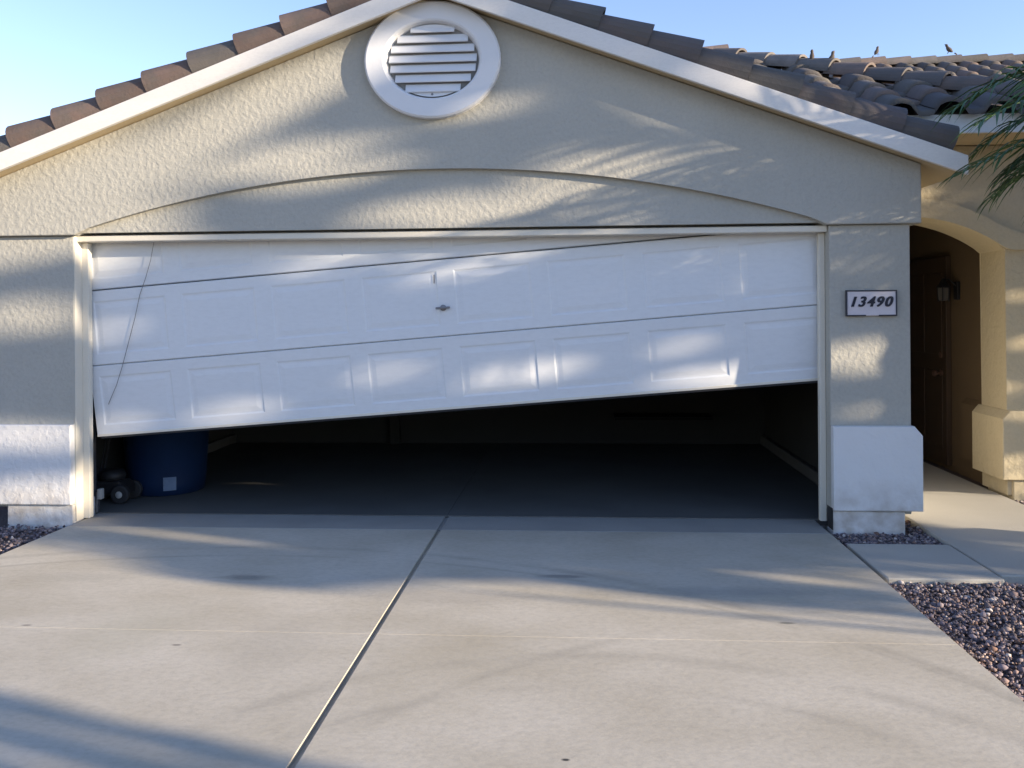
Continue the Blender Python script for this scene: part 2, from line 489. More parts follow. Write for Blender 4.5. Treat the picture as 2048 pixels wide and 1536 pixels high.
# ---- roof of the garage
EL, ER = -3.43, 3.235         # eave ends
def slope_part(name, m, y0, y1, lo, hi, side):
    """a slab following the rake; lo/hi are apex heights of its bottom and top"""
    xe = ER if side > 0 else EL
    bm = bmesh.new()
    prism(bm, [(CX, lo), (xe, rake(xe, lo)), (xe, rake(xe, hi)), (CX, hi)], y0, y1, bev=0.003 if m is M['fascia'] else 0)
    return hobj(name, bm, m)
for s in (-1, 1):
    slope_part('fascia', M['fascia'], -0.155, -0.125, 3.481, 3.600, s)
    slope_part('soffit', M['soffit'], -0.1245, 5.5, 3.500, 3.53, s)
    slope_part('roof_deck', M['bark'], -0.1245, 5.5, 3.531, 3.60, s)
PALT = np.array([(0.125, 0.110, 0.105), (0.16, 0.135, 0.125), (0.15, 0.135, 0.12), (0.19, 0.145, 0.125), (0.12, 0.108, 0.105), (0.21, 0.16, 0.14), (0.17, 0.155, 0.145)])
def col_tile(dark=1.0): return PALT[RNG.integers(len(PALT))] * RNG.uniform(.8, 1.2) * dark
def barrel_chain(pts_fn, n, r, length, step, name, a0, a1, parent=None, lift=0.032, th=0.02, seg=14, first=0.0, pal=None):
    """row of overlapping half-round tiles; pts_fn(s) -> (point, dir, up, side) with s from the upper end"""
    V, F, C = [], [], []
    for i in range(n):
        s0 = first + i * step
        col = (pal[i % len(pal)] if pal is not None else col_tile())
        jit = RNG.uniform(-.006, .006)
        base = len(V)
        rows = []
        NS = 4
        for layer in (0, 1):
            for j in range(NS + 1):
                s = s0 + length * j / NS
                p, d, up, sd = pts_fn(s)
                f = j / NS
                rr = r * (0.86 + 0.14 * f) - (th if layer else 0)
                cen = p + up * (lift * f + jit)
                row = []
                for k in range(seg + 1):
                    a = a0 + (a1 - a0) * k / seg
                    V.append(cen + rr * (cos(a) * sd + sin(a) * up * 0.95))
                    row.append(len(V) - 1)
                rows.append(row)
        O, I = rows[:NS + 1], rows[NS + 1:]
        def q(a, b, c, d): F.append((a, b, c, d)); C.append(col * RNG.uniform(.95, 1.05))
        for j in range(NS):
            for k in range(seg):
                q(O[j][k], O[j][k + 1], O[j + 1][k + 1], O[j + 1][k])
                q(I[j][k], I[j + 1][k], I[j + 1][k + 1], I[j][k + 1])
            for k in (0, seg):
                q(O[j][k], O[j + 1][k], I[j + 1][k], I[j][k])
        for k in range(seg):
            q(O[NS][k], O[NS][k + 1], I[NS][k + 1], I[NS][k])
            q(O[0][k], I[0][k], I[0][k + 1], O[0][k + 1])
    V = np.array([v[:] for v in V]) - np.array(HO[:])
    me = raw_mesh(name, V, F, C)
    for p in me.polygons: p.use_smooth = False
    return link(name, me, M['tile'], parent or house)
RS = 0.372
for s in (-1, 1):
    L = sqrt(1 + RS * RS)
    d = Vector((s, 0, -RS)) / L
    up = Vector((s * RS, 0, 1)) / L
    def pf(t, d=d, up=up, s=s):
        return (Vector((CX, -0.020, 3.645)) + d * t + up * 0.0, d, up, Vector((0, -1, 0)))
    red = [np.array((0.150, 0.108, 0.092)) * f for f in (1, .85, 1.1, .9)] + [np.array((0.13, 0.115, 0.105))]
    barrel_chain(pf, 11 if s < 0 else 10, 0.125, 0.375, 0.335, 'rake_tiles', radians(-42), radians(200), first=0.02 if s < 0 else 0.085, pal=red if s < 0 else [np.array((0.12, 0.10, 0.095)), np.array((0.115, 0.10, 0.092)), np.array((0.10, 0.092, 0.085)), np.array((0.125, 0.10, 0.09))])

def tile_field(name, O, A, D, N, width, length, keep=lambda u, v, p: True, parent=None, per=0.27, rowl=0.33):
    """barrel tile sheet: A runs across, D down the slope, N is the normal"""
    nu = round(width / per); nv = round(length / rowl)
    rowl = length / nv
    O, A, D, N = map(np.array, (O, A, D, N))
    na = 10
    V, F, C = [], [], []
    for i in range(nu):
        for j in range(nv):
            cen = O + A * (i + .5) * per + D * (j + .5) * rowl
            if not keep((i + .5) * per, (j + .5) * rowl, cen): continue
            col = col_tile(); jt = RNG.uniform(-.004, .006)
            b = len(V)
            for f in (0.0, 1.0, 1.0):
                pass
            rows = []
            for (fv, drop) in ((-0.12, 0), (0.35, 0), (0.7, 0), (1.0, 0), (1.0, 0.034)):
                row = []
                for k in range(na + 1):
                    u = k / na
                    if u < .62: h = 0.085 * sqrt(max(0, 1 - ((u - .31) / .31) ** 2))
                    else: h = -0.012 * sin((u - .62) / .38 * pi)
                    h2 = h + 0.004 + 0.03 * max(fv, 0) + jt - drop
                    V.append(O + A * (i + u) * per + D * (j + fv) * rowl + N * h2)
                    row.append(len(V) - 1)
                rows.append(row)
            for a, bb in zip(rows[:-1], rows[1:]):
                for k in range(na):
                    F.append((a[k], a[k + 1], bb[k + 1], bb[k])); C.append(col)
    me = raw_mesh(name, np.array(V) - np.array(HO[:]), F, C)
    return link(name, me, M['tile'], parent or house)
for s in (-1, 1):
    L = sqrt(1 + RS * RS)
    tile_field('tile_field', (CX, 0.05, 3.61), (0, 1, 0), (s / L, 0, -RS / L), (s * RS / L, 0, 1 / L), 5.3, 3.52)

# ---- gable vent
bm = bmesh.new()
VX, VZ = -0.125, 3.085
def ell(rx, rz, y, n=56): return [Vector((VX + rx * cos(2 * pi * k / n), y, VZ + rz * sin(2 * pi * k / n))) for k in range(n)]
prof = [(0.452, 0.386, 0.01), (0.452, 0.386, -0.050), (0.440, 0.374, -0.060), (0.330, 0.268, -0.060), (0.318, 0.256, -0.052), (0.300, 0.240, 0.010)]
rings = [[bm.verts.new(p) for p in ell(*q)] for q in prof]
for i in range(len(rings) - 1):
    for k in range(56):
        bm.faces.new((rings[i][k], rings[i][(k + 1) % 56], rings[i + 1][(k + 1) % 56], rings[i + 1][k]))
vent = hobj('gable_vent', bm, M['vent'])
bm = bmesh.new()
bm.faces.new([bm.verts.new(p) for p in ell(0.300, 0.240, -0.0025)])
hobj('vent_backing', bm, M['vent_gap'], vent)
bm = bmesh.new()
for k in range(7):                                           # angled slats clipped to the oval
    z = VZ - 0.198 + 0.0 + k * 0.0655 - 0.0
    zc = z + 0.012
    hw = 0.296 * sqrt(max(0.02, 1 - ((zc - VZ) / 0.240) ** 2)) - 0.004
    zt, zb = z + 0.046, z - 0.006
    q = [(VX - hw, -0.006, zt), (VX + hw, -0.006, zt), (VX + hw, -0.034, zb), (VX - hw, -0.034, zb)]
    t = [(VX - hw, -0.003, zt - .006), (VX + hw, -0.003, zt - .006), (VX + hw, -0.031, zb - .006), (VX - hw, -0.031, zb - .006)]
    a = [bm.verts.new(p) for p in q]; b = [bm.verts.new(p) for p in t]
    bm.faces.new(a); bm.faces.new(list(reversed(b)))
    for i in range(4): bm.faces.new((a[i], b[i], b[(i + 1) % 4], a[(i + 1) % 4]))
for sgn in (-1, 1):                                           # solid caps above and below the slats
    zc = 0.205 if sgn > 0 else 0.195
    pts = []
    a0 = math.asin(zc / 0.240)
    for k in range(13):
        a = a0 + (pi - 2 * a0) * k / 12
        pts.append(bm.verts.new((VX + 0.299 * cos(a), -0.020, VZ + sgn * 0.239 * sin(a))))
    bm.faces.new(pts)
hobj('slats', bm, M['vent'], vent)
bm = bmesh.new()
lathe(bm, [(0.002, -0.024), (0.008, -0.023), (0.008, -0.019)], (VX - 0.005, 0, VZ - 0.222), 10, 'y')
hobj('screw', bm, M['metal'], vent)

# ---- garage door: three slipped sections hanging askew
TH = atan(0.078)
DU = Vector((cos(TH), 0, sin(TH))); DN = Vector((sin(TH), 0, -cos(TH)))       # along / down in the door plane
DW = 5.135
def door_pt(o, u, v, y): return o + DU * u + DN * v + Vector((0, y, 0))
def section(o, h, yaw_y=0.0):
    """o: top-left corner; eight raised panels"""
    bm = bmesh.new()
    n = 8
    cw = DW / n
    def P(u, v, y): return bm.verts.new(door_pt(o, u, v, y + yaw_y * v / h))
    for i in range(n):
        u0, u1 = i * cw, (i + 1) * cw
        lay = [((u0, u1, 0.006, h - 0.006), 0.0), ((u0 + .058, u1 - .058, .075, h - .075), 0.0), ((u0 + .070, u1 - .070, .087, h - .087), 0.0045),
               ((u0 + .082, u1 - .082, .099, h - .099), 0.0045), ((u0 + .112, u1 - .112, .129, h - .129), 0.001)]
        rr = []
        for (a, b, c, d), y in lay:
            rr.append([P(a, c, y), P(b, c, y), P(b, d, y), P(a, d, y)])
        for A_, B_ in zip(rr[:-1], rr[1:]):
            for k in range(4): bm.faces.new((A_[k], A_[(k + 1) % 4], B_[(k + 1) % 4], B_[k]))
        bm.faces.new(rr[-1])
    # rounded top and bottom lips, ends and back
    for (v0, v1) in ((0.006, 0.0), (h - 0.006, h)):
        a = [P(0, v0, 0), P(DW, v0, 0), P(DW, v1, 0.010), P(0, v1, 0.010)]
        bm.faces.new(a)
        bm.faces.new([P(0, v1, 0.010), P(DW, v1, 0.010), P(DW, v1, 0.045), P(0, v1, 0.045)])
    for u in (0, DW):
        bm.faces.new([P(u, 0.0, 0.010), P(u, 0.006, 0.0), P(u, h - .006, 0.0), P(u, h, 0.010), P(u, h, 0.045), P(u, 0, 0.045)])
    bm.faces.new([P(0, 0, 0.045), P(DW, 0, 0.045), P(DW, h, 0.045), P(0, h, 0.045)])
    bmesh.ops.remove_doubles(bm, verts=bm.verts[:], dist=0.0004)
    return bm
P1 = Vector((-2.655, 0.200, 1.585))                 # left end of the gap under the top section
bm = bmesh.new()                                    # back stiles and struts carry the sections
for k in range(9):
    u = 0.1 + k * 0.615
    add_box(bm, 0, 0.05, 0.047, 0.062, 0, 1, 0, Matrix.Translation(P1) @ Matrix(((DU.x, 0, DN.x, 0), (0, 1, 0, 0), (DU.z, 0, DN.z, 0), (0, 0, 0, 1))) @ Matrix.Translation((u, 0, 0.01)))
gdoor = hobj('garage_door', bm, M['metal'])
gdoor['label'] = 'white garage door hanging askew off its track'
h1 = 0.525
s0 = hobj('door_section', section(P1 - DN * (h1 + .007) + Vector((0, 0.012, 0)), h1), M['door'], gdoor)
s1 = hobj('door_section', section(P1 + DN * 0.0, h1), M['door'], gdoor)
P2 = P1 + DN * (h1 + 0.003) - DU * 0.005
s2 = hobj('door_section', section(P2, 0.50, 0.03), M['door'], gdoor)
bm = bmesh.new()
MT = Matrix(((DU.x, 0, DN.x, 0), (0, 1, 0, 0), (DU.z, 0, DN.z, 0), (0, 0, 0, 1)))
add_box(bm, 0.02, DW, 0.030, 0.070, 0.501, 0.518, 0.003, Matrix.Translation(P2) @ MT)
hobj('bottom_seal', bm, M['rubber'], gdoor)
bm = bmesh.new()
add_box(bm, 0.0, DW, 0.024, 0.034, 0.485, 0.5025, 0.002, Matrix.Translation(P2) @ MT)
hobj('bottom_retainer', bm, M['trim'], gdoor)
bm = bmesh.new()
lathe(bm, [(0.012, 0.0), (0.022, -0.002), (0.022, -0.008), (0.010, -0.010), (0.009, -0.026)], (-0.10, 0.199, 1.452), 16, 'y')
add_box(bm, -0.150, -0.050, 0.166, 0.180, 1.444, 1.460, 0.005, Matrix.Translation((-.1, 0, 1.452)) @ Matrix.Rotation(radians(-4), 4, 'Y') @ Matrix.Translation((.1, 0, -1.452)))
hobj('handle', bm, M['metal'], gdoor)
bm = bmesh.new()
add_box(bm, -0.166, -0.158, 0.1965, 0.1985, 1.62, 1.68, 0.0005)
hobj('latch_slot', bm, M['metal'], gdoor)
bm = bmesh.new()
cp = [(-2.14, 0.190, 1.925), (-2.165, 0.190, 1.80), (-2.20, 0.188, 1.68), (-2.245, 0.190, 1.56), (-2.28, 0.188, 1.40), (-2.33, 0.188, 1.22), (-2.375, 0.190, 1.06), (-2.42, 0.195, 0.93), (-2.49, 0.210, 0.79)]
tube(bm, cp, 0.0022, 6)
hobj('loose_cable', bm, M['metal'], gdoor)

for x in (-2.70, 2.50):
    bm = bmesh.new()
    add_box(bm, x, x + .05, 0.285, 0.29, 0.05, 2.2)
    add_box(bm, x, x + .004, 0.2905, 0.33, 0.05, 2.2)
    add_box(bm, x + .046, x + .05, 0.2905, 0.33, 0.05, 2.2)
    hobj('door_track', bm, M['metal'])
# ---- entry wing: wall with an arched opening, side wall, roof
EY = 1.15
ex0, ex1, ez, exl = 2.955, 4.065, 1.86, 2.955
def entry_arch(x):           # shallow arch springing at the right pier
    c, hw, sgt = 3.30, 0.765, 0.26
    R_ = (hw * hw + sgt * sgt) / (2 * sgt)
    return 1.865 + sgt - R_ + sqrt(max(0, R_ * R_ - (x - c) ** 2))
axs = [2.955 + (ex1 - 2.955) * i / 20 for i in range(21)]
bm = bmesh.new()
pts = [(ex1, 0.0), (7.5, 0.0), (7.5, 2.66), (2.955, 2.66)] + [(x, entry_arch(x)) for x in axs]
prism(bm, pts, EY, EY + 0.42, bev=0.006)
bmesh.ops.triangulate(bm, faces=[f for f in bm.faces if len(f.verts) > 4])
hobj('entry_wall', bm, M['stucco_entry'])
bm = bmesh.new()              # raised band following the arch, then running level along the wall
lo = [(x, entry_arch(x) + .0) for x in axs]
hi = [(x, entry_arch(x) + .145) for x in axs]
band = [(ex1, 1.87)] + [(4.12, 1.86), (7.5, 1.86), (7.5, 1.985), (4.16, 1.985)] + list(reversed(hi))[1:] + lo[:-1]
prism(bm, band, EY - 0.03, EY - 0.002, bev=0.004)
bmesh.ops.triangulate(bm, faces=[f for f in bm.faces if len(f.verts) > 4])
hobj('arch_trim', bm, M['stucco_entry'])
hobj('plinth', plinth(4.01, 7.5, EY - 0.055, EY + 0.47, 0.125, 0.645, True, False), M['stucco_entry'])
bm = bmesh.new()
add_box(bm, 4.10, 7.5, EY - 0.02, EY + 0.40, -0.12, 0.122, 0.006)
hobj('footing', bm, M['stucco_entry'])
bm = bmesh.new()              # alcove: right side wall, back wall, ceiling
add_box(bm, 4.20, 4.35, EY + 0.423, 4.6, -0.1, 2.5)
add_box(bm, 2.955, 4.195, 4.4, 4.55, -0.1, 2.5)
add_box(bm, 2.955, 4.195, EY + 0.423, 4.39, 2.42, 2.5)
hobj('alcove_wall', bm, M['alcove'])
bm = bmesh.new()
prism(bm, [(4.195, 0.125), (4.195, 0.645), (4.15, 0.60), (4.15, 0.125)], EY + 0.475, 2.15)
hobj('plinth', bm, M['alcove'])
bm = bmesh.new()
add_box(bm, 4.15, 4.197, 2.45, 3.35, 0.0, 1.9, 0.006)
for zz in ((0.15, 0.85), (1.0, 1.75)):
    for yy in ((2.53, 2.87), (2.94, 3.27)):
        add_box(bm, 4.143, 4.152, yy[0], yy[1], zz[0], zz[1], 0.004)
edoor = hobj('entry_door', bm, M['entrydoor'])
bm = bmesh.new()
lathe(bm, [(0.035, 0.0), (0.035, -0.006), (0.012, -0.01), (0.012, -0.035), (0.03, -0.05), (0.03, -0.07), (0.012, -0.08)], (4.15, 2.56, 0.83), 16, 'x')
hobj('handle', bm, M['brass'], edoor)
bm = bmesh.new()
lathe(bm, [(0.028, 0.0), (0.028, -0.012), (0.01, -0.014)], (4.15, 2.56, 1.0), 16, 'x')
hobj('deadbolt', bm, M['brass'], edoor)
bm = bmesh.new()              # eave board of the entry wing
add_box(bm, 1.6, 4.26, 0.672, 0.70, 2.665, 2.80, 0.004)
hobj('fascia', bm, M['fascia'])
bm = bmesh.new()
add_box(bm, 2.9, 4.26, 0.7005, EY + .1, 2.665, 2.69)
hobj('soffit', bm, M['soffit'])
PM = 0.46
LM = sqrt(1 + PM * PM)
def wing_z(y): return 2.815 + PM * (y - 0.66)
HX, HY = 2.10, 2.77           # top of the hip
HZ = wing_z(HY)
# deck (front plane left of the hip, side plane right of it)
bm = bmesh.new()
ex = HX + (HY - 0.70)
def tri(*p):
    bm.faces.new([bm.verts.new(q) for q in p])
tri((0.9, 0.70, wing_z(0.70) - .03), (ex, 0.70, wing_z(0.70) - .03), (HX, HY, HZ - .03), (0.9, HY, HZ - .03))
tri((ex, 0.70, wing_z(0.70) - .03), (ex, 8.0, wing_z(.7) - .03), (HX, HY, HZ - .03))
tri((0.9, HY, HZ - .03), (HX, HY, HZ - .03), (HX, 7.0, 2.8), (0.9, 7.0, 2.8))
hobj('roof_deck', bm, M['bark'])
tile_field('tile_field', (0.95, HY, HZ), (1, 0, 0), (0, -1 / LM, -PM / LM), (0, -PM / LM, 1 / LM), ex - 0.9, (HY - 0.60) * LM, per=0.34, rowl=0.30,
           keep=lambda u, v, p: p[0] + p[1] < HX + HY + 0.06)
hd = Vector((1, -1, -PM)).normalized()
hu = (Vector((0, 0, 1)) - hd * hd.z).normalized()
hs = hd.cross(hu).normalized()
barrel_chain(lambda t: (Vector((HX, HY, HZ + .055)) + hd * t, hd, hu, hs), 13, 0.105, 0.37, 0.325, 'hip_tiles', radians(-15), radians(195), lift=.022)
barrel_chain(lambda t: (Vector((0.6, HY, HZ + .055)) + Vector((t, 0, 0)), Vector((1, 0, 0)), Vector((0, 0, 1)), Vector((0, 1, 0))), 5, 0.115, 0.37, 0.325, 'ridge_tiles', radians(-15), radians(195), lift=.015)
# rear wing, one ridge further back
RY, RZ = 6.25, 4.61
bm = bmesh.new()
tri((3.9, RY, RZ - .03), (12, RY, RZ - .03), (12, RY - 3.2, RZ - 1.37), (3.9, RY - 3.2, RZ - 1.37))
tri((3.9, RY, RZ - .03), (12, RY, RZ - .03), (12, RY + 4, RZ - 1.7), (3.9, RY + 4, RZ - 1.7))
hobj('roof_deck', bm, M['bark'])
tile_field('tile_field', (3.95, RY, RZ), (1, 0, 0), (0, -1 / LM, -PM / LM), (0, -PM / LM, 1 / LM), 7.9, 3.0)
barrel_chain(lambda t: (Vector((3.9, RY, RZ + .055)) + Vector((t, 0, 0)), Vector((1, 0, 0)), Vector((0, 0, 1)), Vector((0, -1, 0))), 25, 0.10, 0.37, 0.325, 'ridge_tiles', radians(-15), radians(195), lift=.015)
bm = bmesh.new()              # body of the house below the rear roofs, out of sight from the drive
add_box(bm, -3.0, 2.5, 5.51, 9.5, -0.1, 2.5)
add_box(bm, 2.51, 11.5, 4.62, 9.5, -0.1, 2.5)
hobj('rear_wall', bm, M['stucco_entry'])

# ================================================================== THINGS ON AND AROUND THE HOUSE
# house number plaque
plq = thing('house_number_sign', 'white plaque reading 13490 in black italic digits on the right garage column', 'sign', (2.70, 0.038, 1.46))
def rel(bm, o):
    for v in bm.verts: v.co -= Vector(o.location)
bm = bmesh.new()
add_box(bm, 2.545, 2.855, 0.018, 0.0395, 1.378, 1.542, 0.006)
rel(bm, plq); obj('plate', bm, M['plaque'], plq)
bm = bmesh.new()
for b in ((2.540, 2.860, 1.535, 1.544), (2.540, 2.665, 1.376, 1.385), (2.745, 2.860, 1.376, 1.385), (2.540, 2.548, 1.385, 1.535), (2.852, 2.860, 1.385, 1.535)):
    add_box(bm, b[0], b[1], 0.012, 0.037, b[2], b[3], 0.003)
rel(bm, plq); obj('frame', bm, M['frame'], plq)
cu = bpy.data.curves.new('digits', 'FONT')
cu.body = '13490'
cu.size = 0.090
cu.shear = 0.32
cu.offset = 0.0018
cu.space_character = 1.22
cu.extrude = 0.002
cu.align_x = 'CENTER'; cu.align_y = 'CENTER'
tmp = bpy.data.objects.new('digits', cu)
COL.objects.link(tmp)
dg = bpy.context.evaluated_depsgraph_get()
dme = bpy.data.meshes.new_from_object(tmp.evaluated_get(dg))
bpy.data.objects.remove(tmp)
bmt = bmesh.new()
for dx in (-.0022, .0, .0022):
    k0 = len(bmt.verts)
    bmt.from_mesh(dme)
    bmt.verts.ensure_lookup_table()
    for v in bmt.verts[k0:]: v.co += Vector((dx, 0, dx * .2))
bmt.to_mesh(dme); bmt.free()
dig = link('digits', dme, M['ink'], plq)
dme.materials.clear(); dme.materials.append(M['ink'])
dig.rotation_euler = (pi / 2, 0, 0)
dig.location = (-0.010, -0.023, 0.006)

# blue bin inside the garage
bx, by = -2.50, 1.12
bin_ = thing('storage_bin', 'tall blue plastic bin with pale sticker inside the dark garage', 'bin', (bx, by, 0.004))
bm = bmesh.new()
lathe(bm, [(0.27, 0.004), (0.285, 0.012), (0.30, 0.10), (0.335, 0.62), (0.35, 0.625), (0.35, 0.65), (0.33, 0.655)], (bx, by, 0), 28)
rel(bm, bin_); obj('body', bm, M['blue'], bin_, True)
bm = bmesh.new()
lathe(bm, [(0.352, 0.655), (0.36, 0.66), (0.36, 0.685), (0.30, 0.70), (0.02, 0.71)], (bx, by, 0), 28)
rel(bm, bin_); obj('lid', bm, M['blue'], bin_, True)
bm = bmesh.new()
n = 6
for i in range(n):
    a0 = radians(-70 + 18 * i / n); a1 = radians(-70 + 18 * (i + 1) / n)
    vs = []
    for a, z in ((a0, .05), (a1, .05), (a1, .155), (a0, .155)):
        r = 0.300 + (z - .10) * .067 + .004
        vs.append(bm.verts.new((bx + r * cos(a), by + r * sin(a), z)))
    bm.faces.new(vs)
rel(bm, bin_); obj('sticker', bm, M['label'], bin_)

# small black wheeled machine left of the bin
mx, my = -2.71, 0.60
mow = thing('push_mower', 'low black wheeled machine with pale wheel hub beside the blue bin', 'mower', (mx, my, 0.004))
bm = bmesh.new()
prism(bm, [(mx - .16, .07), (mx + .13, .07), (mx + .13, .13), (mx + .08, .17), (mx - .10, .17), (mx - .16, .13)], my + .0, my + .17, bev=.015)
rel(bm, mow); obj('deck', bm, M['black'], mow)
bm = bmesh.new()
lathe(bm, [(0.09, .171), (0.095, .20), (0.085, .235), (0.05, .25), (0.02, .255)], (mx - .01, my + .085, 0), 20)
rel(bm, mow); obj('engine', bm, M['black'], mow, True)
for (wx, wy) in ((mx + .10, my - .015), (mx - .13, my - .015), (mx + .10, my + .185), (mx - .13, my + .185)):
    bm = bmesh.new()
    lathe(bm, [(0.062, -0.018), (0.07, -0.012), (0.07, 0.012), (0.062, 0.018)], (wx, wy, 0.075), 22, 'y')
    rel(bm, mow); w = obj('wheel', bm, M['rubber'], mow)
    bm = bmesh.new()
    s = -1 if wy < my else 1
    lathe(bm, [(0.026, s * 0.016), (0.026, s * 0.021), (0.01, s * 0.026)], (wx, wy, 0.075), 14, 'y')
    rel(bm, mow); obj('hub', bm, M['hub'], w)
bm = bmesh.new()
for dx in (-.12, .10):
    tube(bm, [(mx - .15 + dx * .12, my + .17, .15), (mx - .16 + dx * .12, my + .30, .45), (mx - .16 + dx * .12, my + .45, .82)], .011)
rel(bm, mow); obj('handle', bm, M['black'], mow)

# door sensor near the left foot of the frame
sen = thing('door_sensor', 'tiny pale safety sensor on bracket at left foot of the garage opening', 'sensor', (-2.63, 0.32, 0.004))
bm = bmesh.new()
add_box(bm, -2.622, -2.59, 0.285, 0.33, 0.10, 0.175, 0.006)
rel(bm, sen); obj('housing', bm, M['hub'], sen)
bm = bmesh.new()
add_box(bm, -2.640, -2.624, 0.30, 0.33, 0.006, 0.15, 0.002)
rel(bm, sen); obj('bracket', bm, M['metal'], sen)

# wall lantern inside the entry
lan = thing('wall_lantern', 'dark wall lantern with frosted panes inside the arched entry', 'lantern', (4.195, 2.30, 1.58))
bm = bmesh.new()
add_box(bm, 4.17, 4.198, 2.26, 2.34, 1.50, 1.66, 0.006)
tube(bm, [(4.18, 2.30, 1.62), (4.12, 2.30, 1.68), (4.07, 2.30, 1.68)], .008)
rel(bm, lan); obj('bracket', bm, M['black'], lan)
bm = bmesh.new()
lathe(bm, [(0.03, 1.49), (0.045, 1.50), (0.05, 1.60), (0.05, 1.605)], (4.07, 2.30, 0), 6)
rel(bm, lan); obj('glass', bm, M['glass'], lan)
bm = bmesh.new()
lathe(bm, [(0.065, 1.606), (0.06, 1.62), (0.03, 1.66), (0.008, 1.69)], (4.07, 2.30, 0), 6)
for k in range(6):
    a = 2 * pi * k / 6
    tube(bm, [(4.07 + .048 * cos(a), 2.3 + .048 * sin(a), 1.485), (4.07 + .054 * cos(a), 2.3 + .054 * sin(a), 1.61)], .004, 5)
rel(bm, lan); obj('cap', bm, M['black'], lan)

# brown block wall past the left corner
bw = bmesh.new()
for r_ in range(6):
    for c_ in range(9):
        x0 = -6.9 + c_ * .41 + (0.2 if r_ % 2 else 0)
        add_box(bw, x0, min(x0 + .402, -3.25), .62, .77, -.1 + r_ * .2, -.1 + r_ * .2 + .194, .004)
tag(obj('block_wall', bw, M['block']), 'dark brown block wall at the far left behind the white plinth', 'wall')

# unseen house added across the street to block low sky from the garage
nb = thing('sky_block_house', 'unseen low tan house across the street, added to block low sky', 'house', (0, -24, -0.05))
bm = bmesh.new()
add_box(bm, -13, 13, -9, 0, 0, 3.0, .01)
obj('wall', bm, M['stucco_entry'], nb)
bm = bmesh.new()
v = [bm.verts.new(p) for p in ((-13.6, .6, 2.95), (13.6, .6, 2.95), (13.6, -9.6, 2.95), (-13.6, -9.6, 2.95), (-9, -4.5, 4.9), (9, -4.5, 4.9))]
for f in ((0, 1, 5, 4), (1, 2, 5), (2, 3, 4, 5), (3, 0, 4), (3, 2, 1, 0)): bm.faces.new([v[i] for i in f])
obj('roof', bm, M['bark'], nb)
for x in (-8, -2, 7):
    bm = bmesh.new()
    add_box(bm, x - .9, x + .9, .003, .05, .9, 2.1, .01)
    w = obj('window', bm, M['trim'], nb)
    bm = bmesh.new()
    add_box(bm, x - .8, x + .8, .052, .06, 1.0, 2.0)
    obj('pane', bm, M['dark'], w)

# birds on the roof ridge
def bird(loc, yaw, pitch, sc, label):
    bm = bmesh.new()
    prof = [(0.0, .004, 0), (0.012, .012, .002), (0.03, .021, .006), (0.05, .023, .010), (0.068, .017, .020), (0.078, .013, .030), (0.088, .015, .038), (0.098, .010, .041), (0.104, .004, .040), (0.113, .0015, .038)]
    tube(bm, [(-0.05, 0, -0.006), (-0.02, 0, -0.002)], [.006, .007], 8)
    tube(bm, [(a, 0, c) for a, b, c in prof], [b for a, b, c in prof], 12)
    for s in (-1, 1):
        tube(bm, [(0.04, s * .010, -.010), (0.043, s * .010, -.038)], .0022, 6)
    o = obj('bird', bm, M['feather'], None, True)
    o.matrix_world = Matrix.Translation(loc) @ Matrix.Rotation(yaw, 4, 'Z') @ Matrix.Rotation(-pitch, 4, 'Y') @ Matrix.Scale(sc, 4) @ Matrix.Translation((-.04, 0, .038))
    tag(o, label, 'bird', 'small birds on the roof ridge')
bird((2.87, 2.00, 3.575), radians(60), radians(55), 0.9, 'leftmost bird on the roof ridge, thin and upright')
bird((3.01, 1.86, 3.51), radians(10), radians(40), 1.0, 'second bird from the left, leaning to the right on the tile ridge')
bird((4.85, RY, RZ + .185), radians(20), radians(40), 1.15, 'third bird from the left, small, near the middle of the visible ridge')
bird((5.74, RY, RZ + .18), radians(180), radians(25), 1.25, 'rightmost dark bird, alone on the ridge above the palm')

# ================================================================== PLANTS
def frond_mesh(az, el, length, droop, nl=34, ll=0.36, seed=0):
    r = random.Random(seed)
    bm = bmesh.new()
    d0 = Vector((cos(az) * cos(el), sin(az) * cos(el), sin(el)))
    pts = []
    p = Vector((0, 0, 0)); d = d0.copy()
    N = 22
    for i in range(N + 1):
        pts.append(p.copy())
        p = p + d * (length / N)
        d = (d + Vector((0, 0, -droop / N * (0.4 + 1.4 * i / N)))).normalized()
    tube(bm, pts, [0.012 * (1 - .85 * i / N) + .001 for i in range(N + 1)], 5)
    for i in range(nl):
        t = 0.16 + 0.84 * i / nl
        k = t * N
        a = pts[int(k)]; b = pts[min(int(k) + 1, N)]
        q = a.lerp(b, k - int(k)); dr = (b - a).normalized() if (b - a).length > 1e-6 else d
        side = dr.cross(Vector((0, 0, 1))).normalized()
        up = side.cross(dr)
        L_ = ll * (0.55 + 0.9 * sin(pi * min(1, t * .9 + .08))) * r.uniform(.85, 1.1) * (0.8 if t > .85 else 1)
        for s in (-1, 1):
            dd = (dr * r.uniform(.55, .8) + side * s * r.uniform(.75, 1.0) + up * r.uniform(.05, .35)).normalized()
            w = 0.014
            c1 = q.copy(); prev = None
            nseg = 4
            for j in range(nseg + 1):
                f = j / nseg
                ww = w * (0.5 + 1.2 * f if f < .35 else (1 - (f - .35) / .65) * 0.95 + .05)
                wv = dd.cross(up).normalized() * ww
                pa, pb, pm = bm.verts.new(c1 - wv), bm.verts.new(c1 + wv), bm.verts.new(c1 - up * ww * .5)
                if prev:
                    bm.faces.new((prev[0], prev[2], pm, pa)); bm.faces.new((prev[2], prev[1], pb, pm))
                prev = (pa, pb, pm)
                c1 = c1 + dd * (L_ / nseg)
                dd = (dd + Vector((0, 0, -0.26))).normalized()
    return bm
